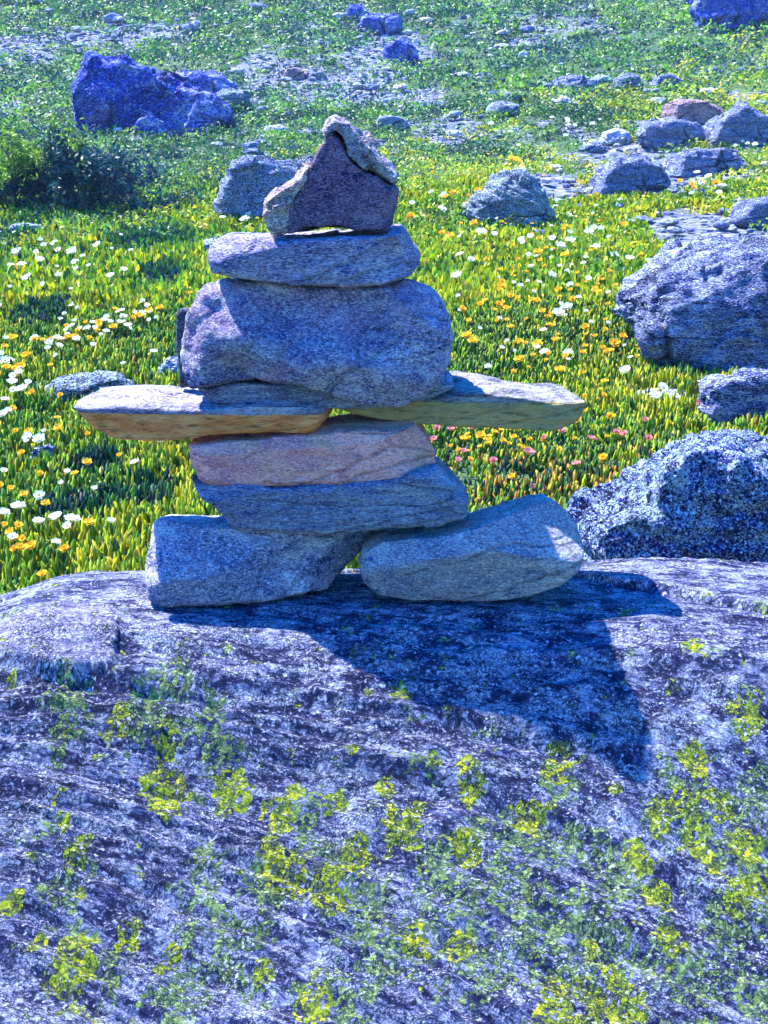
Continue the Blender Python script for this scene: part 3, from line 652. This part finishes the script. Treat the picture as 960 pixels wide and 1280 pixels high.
def sector(n, d0, d1, half):
    d = np.sqrt(rng.uniform(d0*d0, d1*d1, n)); a = rng.uniform(-half, half, n)
    return d*np.sin(a), d*np.cos(a)-1.8
DARKP = []  # meadow patches where the shade of hollows is put into the leaf colour
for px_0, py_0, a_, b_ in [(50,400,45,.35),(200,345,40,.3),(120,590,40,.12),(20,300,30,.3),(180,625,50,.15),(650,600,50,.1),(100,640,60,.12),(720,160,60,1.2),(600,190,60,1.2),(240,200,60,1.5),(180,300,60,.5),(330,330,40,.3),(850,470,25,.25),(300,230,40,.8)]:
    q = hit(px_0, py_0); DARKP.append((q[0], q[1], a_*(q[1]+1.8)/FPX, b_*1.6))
def palette(x, y, d):
    n1 = perlin(v3(x*.7, y*.7, 20)) + .5*perlin(v3(x*2.3, y*2.3, 21)); n2 = perlin(v3(x*1.1, y*1.1, 40)) + .5*perlin(v3(x*4, y*4, 41))
    cols = np.array([(.25,.36,.012), (.44,.42,.012), (.10,.23,.012), (.022,.08,.02), (.16,.33,.02), (.04,.15,.03), (.010,.045,.05), (.45,.26,.03), (.11,.18,.06)])
    px, py = px_of(x, y, ground_z(x, y))
    N_ = len(x); r = rng.random(N_)
    w = np.zeros((N_, len(cols)))
    near = 1-sst(d-1.7*np.clip(x, -3, 12), 14, 24); far = 1-near
    w[:, 0] = near*(1+.6*sst(n1, -.2, .4)); w[:, 1] = near*(.3+1.6*sst(n1, 0, .4)+.5*sst(x, 0, 1))
    w[:, 2] = near*(.6+1.4*sst(-n1, -.1, .4)); w[:, 3] = near*(.25+1.2*sst(-n1, .1, .5))
    w[:, 7] = near*.12*sst(n2, 0, .5)
    hi2 = sst(n2, -.1, .4)
    w[:, 4] = far*(.3+1.4*hi2*(1-sst(d, 24, 50)*.5)+.6*sst(x, 0, 6)); w[:, 5] = far*1.2; w[:, 6] = far*(.4+1.8*sst(-n1, -.1, .4)); w[:, 8] = far*(.3+.8*sst(n1, .1, .5)); w[:, 3] += far*1.6*sst(-n2, .05, .3); w[:, 6] += far*1.2*sst(-n2, -.05, .3)  # dark far plants, with hummock shade also put into their colour
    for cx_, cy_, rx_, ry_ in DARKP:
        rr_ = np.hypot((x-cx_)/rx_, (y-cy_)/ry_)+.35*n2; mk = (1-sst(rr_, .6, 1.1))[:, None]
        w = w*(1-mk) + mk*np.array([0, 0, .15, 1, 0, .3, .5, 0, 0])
    rd = sst(x+.25*n2, .15, .45)*(1-sst(x, 1.1, 1.5))*(1-sst(d+.4*n2, 5.2, 6.0)); rd = (rd*.75)[:, None]
    w = w/w.sum(1)[:, None]; w = w*(1-rd) + rd*np.array([.08, .1, .10, .26, 0, .08, .05, .50, 0])
    w /= w.sum(1)[:, None]; cw = np.cumsum(w, 1); idx = (r[:, None] > cw).sum(1).clip(0, len(cols)-1)
    c = cols[idx]*rng.uniform(.5, 1.5, (N_, 1))*rng.uniform(.9, 1.1, (N_, 3))
    return c, n1, n2
ROCKS = [(o.location.copy(), max(o.dimensions.x, .01)) for o in COL.objects if o.type == 'MESH' and o.name.startswith('boulder') and o is not big]

def fingers(n, d0, d1, half, length, width, sides, name, label):
    x, y = sector(n, d0, d1, half); d = np.hypot(x, y+1.8)
    cl = perlin(v3(x*5, y*5, 50)) + .6*perlin(v3(x*13, y*13, 51))
    keep = (rng.random(len(x)) > bare_mask(x, y)*1.25) & (rng.random(len(x)) < .35+1.1*sst(cl, -.45, .25)) & (y > .6)
    x, y, d, cl = x[keep], y[keep], d[keep], cl[keep]; k = len(x)
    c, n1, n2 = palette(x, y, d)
    z = ground_z(x, y) + .05*np.clip(cl+.2, -.3, 1)*np.clip(d/6, .7, 1.6)
    L = length*rng.uniform(.4, 1.5, k)*(1+.35*np.clip(n1, -.5, 1)); W = width*rng.uniform(.7, 1.3, k)
    az = rng.uniform(0, 2*np.pi, k); tilt = rng.uniform(.03, .6, k)*rng.choice([1, 1.5, .5], k)
    dirv = np.stack([np.sin(tilt)*np.cos(az), np.sin(tilt)*np.sin(az), np.cos(tilt)], 1)
    side = np.stack([-np.sin(az), np.cos(az), 0*az], 1); nrm = np.cross(dirv, side)
    base = np.stack([x, y, z-.01], 1)
    if sides == 3:
        ts = [0, .45, .85, 1.0]; ws = [.75, 1, .75, .12]; V = np.empty((k, 12, 3)); C = np.empty((k, 12, 3))
        for i, (t_, w_) in enumerate(zip(ts, ws)):
            ctr = base + dirv*(L*t_)[:, None] + np.array([0, 0, 1])*(L*.16*t_*t_)[:, None]
            for j in range(3):
                a = 2*np.pi*j/3
                V[:, i*3+j] = ctr + (side*math.cos(a)+nrm*math.sin(a))*(W*w_*.5)[:, None]
            C[:, i*3+j] = 0
        f = []
        for i in range(3):
            for j in range(3): f.append([i*3+j, i*3+(j+1) % 3, (i+1)*3+(j+1) % 3, (i+1)*3+j])
        f = np.array(f); nv = 12; C = np.repeat(c[:, None], 12, 1)
        tipred = (rng.random(k) < .06)[:, None]*np.array([.28, .02, .0]); C[:, 9:] += tipred[:, None]*.7; C[:, 6:9] += tipred[:, None]*.25
    else:
        V = np.empty((k, 6, 3))
        for i, (t_, w_) in enumerate(zip([0, .55, 1], [.6, 1, .35])):
            ctr = base + dirv*(L*t_)[:, None]
            V[:, i*2] = ctr - side*(W*w_*.5)[:, None]; V[:, i*2+1] = ctr + side*(W*w_*.5)[:, None]
        f = np.array([[0, 1, 3, 2], [2, 3, 5, 4]]); nv = 6; C = np.repeat(c[:, None], 6, 1)
    F = (np.arange(k)[:, None, None]*nv + f[None]).reshape(-1, 4)
    o = mesh_np(name, V.reshape(-1, 3), F, M['leaf'], sides == 3)
    attr_c(o, 'tint', C.reshape(-1, 3)); o['label'] = label; tag(o, kind='stuff', cat='ground cover')
    return o
fingers(125000, 3.9, 9.5, R(21), .044, .0155, 3, 'ground_cover', 'yellow-green fleshy upright leaves of the near meadow')
fingers(150000, 8.8, 17, R(21), .055, .028, 2, 'meadow_grass', 'yellow-green leaves of the middle of the meadow')

def tufts(n, d0, d1, half, name, label, rad, quads, qs):
    x, y = sector(n, d0, d1, half); d = np.hypot(x, y+1.8)
    cl = perlin(v3(x*.8, y*.8, 60)) + .6*perlin(v3(x*2.4, y*2.4, 61))
    keep = (rng.random(len(x)) > bare_mask(x, y)*1.1) & (rng.random(len(x)) < .45+.8*sst(cl, -.4, .3))
    x, y, d, cl = x[keep], y[keep], d[keep], cl[keep]; k = len(x)
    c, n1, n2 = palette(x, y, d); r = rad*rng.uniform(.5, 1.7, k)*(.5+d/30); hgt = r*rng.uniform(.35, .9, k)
    k2 = k*quads; rep = lambda a: np.repeat(a, quads, 0)
    ph = rng.uniform(0, 2*np.pi, k2); u = np.sqrt(rng.random(k2)); rr = rep(r)*u
    px_, py_ = rep(x)+rr*np.cos(ph), rep(y)+rr*np.sin(ph)*.8
    pz_ = ground_z(px_, py_) + rep(hgt)*np.sqrt(np.clip(1-u*u, 0, 1))*rng.uniform(.55, 1.05, k2)
    nrm = rng.normal(size=(k2, 3))*.55 + np.stack([np.cos(ph)*u, np.sin(ph)*u, .75+0*u], 1); nrm /= np.linalg.norm(nrm, axis=1)[:, None]
    a = np.cross(nrm, rng.normal(size=(k2, 3))); a /= np.linalg.norm(a, axis=1)[:, None]; b = np.cross(nrm, a)
    s_ = (qs*rng.uniform(.5, 1.4, k2)*(.5+rep(d)/30))[:, None]
    ctr = np.stack([px_, py_, pz_], 1)
    V = np.stack([ctr-a*s_, ctr-b*s_*.45, ctr+a*s_, ctr+b*s_*.45], 1)
    C = np.repeat((rep(c)*rng.uniform(.7, 1.3, (k2, 1)))[:, None], 4, 1)
    F = np.arange(k2*4).reshape(-1, 4)
    o = mesh_np(name, V.reshape(-1, 3), F, M['leaf'], False); attr_c(o, 'tint', C.reshape(-1, 3)); o['label'] = label; tag(o, kind='stuff', cat='ground cover')
tufts(11000, 12, 26, R(21), 'low_heath', 'low cushion plants of the middle slope', .14, 26, .022)
tufts(17000, 24, 66, R(21), 'hillside_heath', 'low blue-green heath cushions of the far slope', .19, 26, .030)

# scree: flat chips nobody could count
def scree():
    x, y = sector(90000, 6, 45, R(20)); keep = rng.random(len(x)) < bare_mask(x, y)*.75-.12; x, y = x[keep], y[keep]; k = len(x)
    d = np.hypot(x, y+1.8); z = ground_z(x, y)
    s_ = .022*rng.uniform(.4, 1.3, k)*rng.choice([1, 1, 1.8], k)*(.4+d/18); a = rng.uniform(0, 6.28, k); asp = rng.uniform(.4, .9, k); th = s_*rng.uniform(.15, .45, k)
    tx, ty = rng.normal(0, .18, k), rng.normal(0, .18, k)
    V = []
    for top_ in (0, 1):
        for j in range(5):
            b_ = a+2*np.pi*(j+.3*math.sin(j*7))/5; sc = s_*(1-.25*top_)
            vx, vy = sc*np.cos(b_), sc*np.sin(b_)*asp
            V.append(np.stack([x+vx, y+vy, z+tx*vx+ty*vy+th*(1.1*top_-.2)], 1))
    V = np.stack(V, 1)
    f = np.array([[j, (j+1) % 5, 5+(j+1) % 5, 5+j] for j in range(5)] + [[5, 6, 7, 8], [5, 8, 9, 9]])
    F = (np.arange(k)[:, None, None]*10+f[None]).reshape(-1, 4)
    F = np.array([[*q] for q in F]); bad = F[:, 2] == F[:, 3]
    V = V.reshape(-1, 3)
    me_f = [tuple(q[:3]) if b_ else tuple(q) for q, b_ in zip(F.tolist(), bad)]
    me = bpy.data.meshes.new('scree'); me.from_pydata(V.tolist(), [], me_f); me.update()
    n = N('scree_chips'); c = n.attr('tint', 0); mt = n.done(n.mix(n.ramp(n.noise(20, 4, .7), [(.4, 0), (.6, .5)]), c, (.12,.13,.2)))
    me.materials.append(mt); o = bpy.data.objects.new('scree', me); COL.objects.link(o)
    base = np.array([(.17,.19,.27), (.42,.41,.46), (.035,.05,.13), (.09,.12,.15)])[rng.integers(0, 4, k)]*rng.uniform(.7, 1.2, (k, 1))
    attr_c(o, 'tint', np.repeat(base[:, None], 10, 1).reshape(-1, 3)); o['label'] = 'flat stone chips of the bare patches'; tag(o, kind='stuff', cat='scree')
scree()

# ------------------------------------------------------------------ flowers
def petal_mesh(name, mat, r, n, lift, wid, seed):
    g = np.random.default_rng(seed); V = []; F = []
    for ring in range(2):
        for i in range(n):
            a = 2*np.pi*(i+.5*ring)/n + g.normal(0, .06); lf = lift*(1+.8*ring)+g.normal(0, .08); L = r*(1-.22*ring)*g.uniform(.88, 1.08)
            dr = np.array([math.cos(a)*math.cos(lf), math.sin(a)*math.cos(lf), math.sin(lf)]); sd = np.array([-math.sin(a), math.cos(a), 0])
            b = len(V)
            for t_, w_ in ((.12, .25), (.6, 1), (.95, .7)):
                c_ = dr*L*t_ + np.array([0, 0, .12*r*t_*t_ + .02*r*ring]); V += [c_-sd*wid*r*w_*.5, c_+sd*wid*r*w_*.5]
            F += [[b, b+1, b+3, b+2], [b+2, b+3, b+5, b+4]]
    o = mesh_np(name, np.array(V), np.array(F), mat, True); me = o.data; bpy.data.objects.remove(o); return me
def dome_mesh(name, mat, r):
    bm = bmesh.new(); bmesh.ops.create_icosphere(bm, subdivisions=2, radius=r)
    for v in bm.verts: v.co.z = v.co.z*.55 + .1*r; v.co *= 1+.12*math.sin(v.co.x*900+v.co.y*1300)
    me = bpy.data.meshes.new(name); bm.to_mesh(me); bm.free(); me.materials.append(mat); return me
def stem_mesh(name, mat):
    bm = bmesh.new(); bmesh.ops.create_cone(bm, segments=5, radius1=.0035, radius2=.0045, depth=.06)
    for v in bm.verts: v.co.z -= .03
    me = bpy.data.meshes.new(name); bm.to_mesh(me); bm.free(); me.materials.append(mat); return me
def petal_mat(name, a, b):
    n = N(name); f = n.ramp(n.noise(160, 3, .6), [(.35, 0), (.65, 1)]); c = n.mix(f, a, b)
    n.setin(n.b.inputs['Base Color'], c); t_ = n.t.nodes.new('ShaderNodeBsdfTranslucent'); n.link(c, t_.inputs[0])
    mx = n.t.nodes.new('ShaderNodeMixShader'); mx.inputs[0].default_value = .4
    n.link(n.b.outputs[0], mx.inputs[1]); n.link(t_.outputs[0], mx.inputs[2]); n.link(mx.outputs[0], n.out.inputs[0]); return n.m
PM = {'white': petal_mat('white_petal', (.80,.80,.72), (.74,.78,.60)), 'yellow': petal_mat('yellow_petal', (.80,.42,.02), (.85,.60,.05)), 'pink': petal_mat('pink_petal', (.62,.16,.18), (.70,.36,.30))}
CM = petal_mat('flower_centre_yellow', (.75,.55,.03), (.6,.38,.02)); SM = simple_mat('flower_stem_green', (.08,.13,.03), (.14,.2,.04), 60)
FM = {k: [petal_mesh('petals', PM[k], .024, nn_, l, w, i) for i, (nn_, l, w) in enumerate([(9, .35, .55), (11, .6, .5), (8, .9, .6)])] for k in PM}
CMm = dome_mesh('flower_centre', CM, .0075); SMm = stem_mesh('stem', SM)
nfl = [0]
def flower(px, py, kind, where, sc=1.0):
    q = hit(px, py+4); dd = q[1]+1.8
    if dd > 60: return
    zc = float(ground_z(q[0], q[1])[0])
    s_ = 1.3*sc*random.uniform(.8, 1.2)*(1 if dd < 7 else (dd/7)**.55); lift = .085 + .02*random.random()
    # stand the flower so that its head rises over the leaves
    loc = (q[0], q[1], zc+lift)
    rot = (random.uniform(.1, .75), random.uniform(-.35, .35), random.uniform(-.4, .4))
    nm = {'white': 'white_flower', 'yellow': 'yellow_flower', 'pink': 'pink_flower'}[kind]
    lab = 'small %s %s' % ({'white': 'white flower', 'yellow': 'orange-yellow flower', 'pink': 'pink red flower'}[kind], where)
    grp = '%s flowers in the meadow' % kind
    if dd < 9:
        r = bpy.data.objects.new(nm, None); COL.objects.link(r); r.location = loc; r.rotation_euler = rot; r.scale = (s_,)*3
        for pn, me in (('petals', random.choice(FM[kind])), ('flower_centre', CMm), ('stem', SMm)):
            c = bpy.data.objects.new(pn, me); COL.objects.link(c); c.parent = r
    else:
        r = bpy.data.objects.new(nm, random.choice(FM[kind])); COL.objects.link(r); r.location = loc; r.rotation_euler = rot; r.scale = (s_,)*3
    tag(r, lab, 'flower', grp); nfl[0] += 1
L_low = 'in the leaves at the lower left beside the left foot stone'
for p in [(25,660),(73,680),(92,679),(89,690),(49,687),(17,704),(6,675),(51,645)]: flower(*p, 'white', L_low, .9)
for p in [(59,660),(15,695),(34,707),(24,692),(8,690),(28,716),(42,712),(20,702)]: flower(*p, 'yellow', L_low, .7)
for p in [(200,576),(233,564),(51,575),(37,574),(12,540),(5,545),(8,520),(20,512)]: flower(*p, 'white', 'in the leaves below the left arm stone', .85)
for p in [(38,565),(120,562),(75,560)]: flower(*p, 'yellow', 'in the leaves below the left arm stone', .8)
RW = [(707,400),(709,462),(669,455),(571,358),(690,311),(689,358),(708,356),(733,365),(811,340),(767,330),(744,320),(697,408),(680,462),(617,306),(661,308),(648,316),(660,333),(586,341),(676,546),(600,300),(735,300),(750,296),(741,296),(700,318),(786,336),(712,312),(712,372),(575,330)]
for p in RW: flower(*p, 'white', 'in the yellow-green leaves right of the figure\'s upper stones', 1.0)
RYL = [(706,294),(703,300),(552,303),(562,305),(592,290),(779,292),(698,378),(623,381),(645,390),(622,397),(577,405),(755,430),(777,438),(767,447),(693,445),(758,458),(648,446),(671,447),(699,482),(648,470),(755,496),(731,429),(583,436),(600,398),(637,388),(665,392),(640,320),(608,340),(585,420),(715,390),(742,376),(706,330),(630,402),(590,445),(705,466),(625,372),(672,326),(760,352),(768,372),(748,380)]
for p in RYL: flower(*p, 'yellow', 'in the yellow-green leaves right of the figure\'s upper stones', .9)
for p in [(781,484),(823,511),(818,523)]: flower(*p, 'white', 'right of the right arm tip', 1.2)
flower(751,606,'yellow','standing alone in leaves left of the mottled boulder',1.1)
for p in [(574,554),(577,592),(615,605),(626,546),(738,575),(779,567),(809,578),(545,559),(563,562),(680,572),(805,553),(541,580),(873,527),(768,564),(590,560),(660,590),(700,560),(720,610),(570,603)]: flower(*p, 'pink', 'among dark leaves under the right arm stone', .75)
for p in [(640,550),(655,553),(630,556),(645,558),(600,568),(690,550),(720,548),(760,545),(560,548),(580,572)]: flower(*p, 'yellow', 'among dark leaves under the right arm stone', .8)
def cluster(cx, cy, sx, sy, nw, nyl, where, slope=0, sc=1.0):
    for i in range(nw+nyl):
        a, b = random.gauss(0, sx*.5), random.gauss(0, sy*.5)
        flower(min(max(cx+a, 2), 958), cy+b+slope*a, 'white' if i < nw else 'yellow', where, sc)
cluster(120,428,110,16,38,30,'in the flowery band left of the biggest stone',-.32,.7)
cluster(20,480,30,40,9,6,'at the left edge level with the left arm')
cluster(60,330,90,40,14,0,'in the green meadow at the left')
cluster(320,282,50,8,10,0,'in the grass strip left of the head stone')
cluster(890,236,50,12,8,5,'in the stony meadow near the right edge')
cluster(570,262,60,30,7,8,'in the grass between the head stone and the striped boulder')
cluster(650,206,10,4,0,5,'above the striped boulder on the bright slope')
cluster(720,160,80,20,12,0,'on the bright green slope at the upper right',0,.8)
cluster(925,180,30,12,9,0,'below the dark sharp rock at the right edge',0,.8)
cluster(640,240,90,60,8,4,'in the grass around the striped boulder',0,.8)
cluster(690,360,120,150,60,0,'in the yellow-green leaves right of the figure\'s upper stones',0,.6)
cluster(700,400,130,130,0,75,'in the yellow-green leaves right of the figure\'s upper stones',0,.6)
cluster(110,380,130,90,34,0,'in the green meadow at the left',0,.6)
cluster(70,600,90,110,10,22,'in the leaves below the left arm stone',0,.6)
cluster(610,270,110,60,0,26,'in the grass around the striped boulder',0,.6)
cluster(650,565,110,50,0,50,'among dark leaves under the right arm stone',0,.45)

# ------------------------------------------------------------------ the bush at the left edge
def bush():
    q = hit(50, 268); dd = q[1]+1.8; u = dd/FPX
    root = bpy.data.objects.new('bush', None); COL.objects.link(root); root.location = (q[0], q[1]+.1, float(ground_z(q[0], q[1])[0])-.02)
    tag(root, 'dark twiggy bush with yellow-green tops at the left edge below the huge jagged rock', 'bush')
    g = np.random.default_rng(3)
    V, F = [], []; tips = []
    def limb(p, d, L, r, lev):
        n_ = 5; pts = [p]
        for i in range(n_):
            d = d + g.normal(0, .16, 3) + np.array([0, 0, .02]); d /= np.linalg.norm(d); p = p + d*L/n_; pts.append(p)
            if lev < 2 and i >= 1:
                for _ in range(2):
                    dd_ = d + g.normal(0, .7, 3); dd_ /= np.linalg.norm(dd_); limb(p, dd_, L*.55, r*.5, lev+1)
        b = len(V)
        for i, pt in enumerate(pts):
            rr = r*(1-.8*i/n_)
            for j in range(4):
                a = j*np.pi/2; V.append(pt+np.array([math.cos(a)*rr, math.sin(a)*rr, .0]))
        for i in range(n_):
            for j in range(4): F.append([b+i*4+j, b+i*4+(j+1) % 4, b+(i+1)*4+(j+1) % 4, b+(i+1)*4+j])
        if lev >= 1: tips.extend(pts[2:])
    for k in range(26):
        a = g.uniform(0, 6.28); x0 = g.uniform(-60, 62)*u
        d = np.array([math.cos(a)*.6+.4*np.sign(x0), math.sin(a)*.5, g.uniform(.5, 1.2)]); d /= np.linalg.norm(d)
        limb(np.array([x0, g.uniform(-.12, .2), 0]), d, g.uniform(45, 85)*u, .009, 0)
    bark = simple_mat('bush_bark', (.04,.045,.07), (.10,.10,.13), 30)
    mesh_np('branches', np.array(V), np.array(F), bark, True, root)
    T = np.array(tips); n = 30000
    c = T[g.integers(0, len(T), n)] + g.normal(0, .022, (n, 3))
    c[:, 2] = np.maximum(c[:, 2], .01)
    lit = sst(perlin(c*4.2+3)+.5*perlin(c*11), -.05, .35)
    keep = g.random(n) < .25+.75*lit; c = c[keep]; lit = lit[keep]; n = len(c)
    a = g.normal(size=(n, 3)); a[:, 2] = np.abs(a[:, 2])*.8; a /= np.linalg.norm(a, axis=1)[:, None]; b = np.cross(a, g.normal(size=(n, 3))); b /= np.linalg.norm(b, axis=1)[:, None]
    s_ = (.030*g.uniform(.6, 1.4, n))[:, None]
    V2 = np.stack([c-a*s_, c-b*s_*.35, c+a*s_, c+b*s_*.35], 1).reshape(-1, 3)
    o = mesh_np('leaves', V2, np.arange(n*4).reshape(-1, 4), M['leaf2'], False, root)
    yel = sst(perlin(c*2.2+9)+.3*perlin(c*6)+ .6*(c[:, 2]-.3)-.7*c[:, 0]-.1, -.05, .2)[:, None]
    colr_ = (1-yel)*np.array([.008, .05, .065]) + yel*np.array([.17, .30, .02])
    colr_ = colr_*g.uniform(.6, 1.4, (n, 1)); attr_c(o, 'tint', np.repeat(colr_, 4, 0))
bush()

# ------------------------------------------------------------------ air
HAZE = True
if HAZE:
    bm = bmesh.new(); bmesh.ops.create_cube(bm, size=1)
    me = bpy.data.meshes.new('haze'); bm.to_mesh(me); bm.free()
    hz = bpy.data.objects.new('haze', me); COL.objects.link(hz); hz.scale = (1000, 1500, 26); hz.location = (0, 600, 6.5)
    mt = bpy.data.materials.new('haze_air'); mt.use_nodes = True; mt.node_tree.nodes.clear()
    ou = mt.node_tree.nodes.new('ShaderNodeOutputMaterial'); vo = mt.node_tree.nodes.new('ShaderNodeVolumePrincipled')
    vo.inputs['Color'].default_value = (.35, .60, 1, 1); vo.inputs['Density'].default_value = .0007; vo.inputs['Anisotropy'].default_value = .2
    mt.node_tree.links.new(vo.outputs[0], ou.inputs['Volume']); me.materials.append(mt); tag(hz, kind='stuff')

# ------------------------------------------------------------------ light
sd = Vector((-.48, .33, 1.0)).normalized()
el = math.asin(sd.z); az = math.atan2(sd.x, sd.y)
sun = bpy.data.objects.new('sun', bpy.data.lights.new('sun', 'SUN')); COL.objects.link(sun)
sun.data.energy = 3.9; sun.data.angle = R(.5); sun.data.color = (1, .97, .90)
sun.rotation_euler = sd.to_track_quat('Z', 'Y').to_euler()
w = bpy.data.worlds.new('World'); scene.world = w; w.use_nodes = True
nt = w.node_tree; sky = nt.nodes.new('ShaderNodeTexSky'); sky.sky_type = 'NISHITA'; sky.sun_disc = False
sky.sun_elevation = el; sky.sun_rotation = az; sky.ozone_density = 6; sky.dust_density = .3; sky.air_density = 1.2
hs = nt.nodes.new('ShaderNodeHueSaturation'); hs.inputs['Saturation'].default_value = 1.8; hs.inputs['Hue'].default_value = .516
nt.links.new(sky.outputs[0], hs.inputs['Color']); nt.links.new(hs.outputs[0], nt.nodes['Background'].inputs[0]); nt.nodes['Background'].inputs[1].default_value = .15
vs = scene.view_settings; vs.view_transform = 'Standard'; vs.look = 'None'; vs.gamma = 1; vs.exposure = 2.3; vs.use_curve_mapping = False
scene.cycles.volume_bounces = 0; scene.cycles.max_bounces = 6
print('flowers', nfl[0], 'sun el', math.degrees(el))
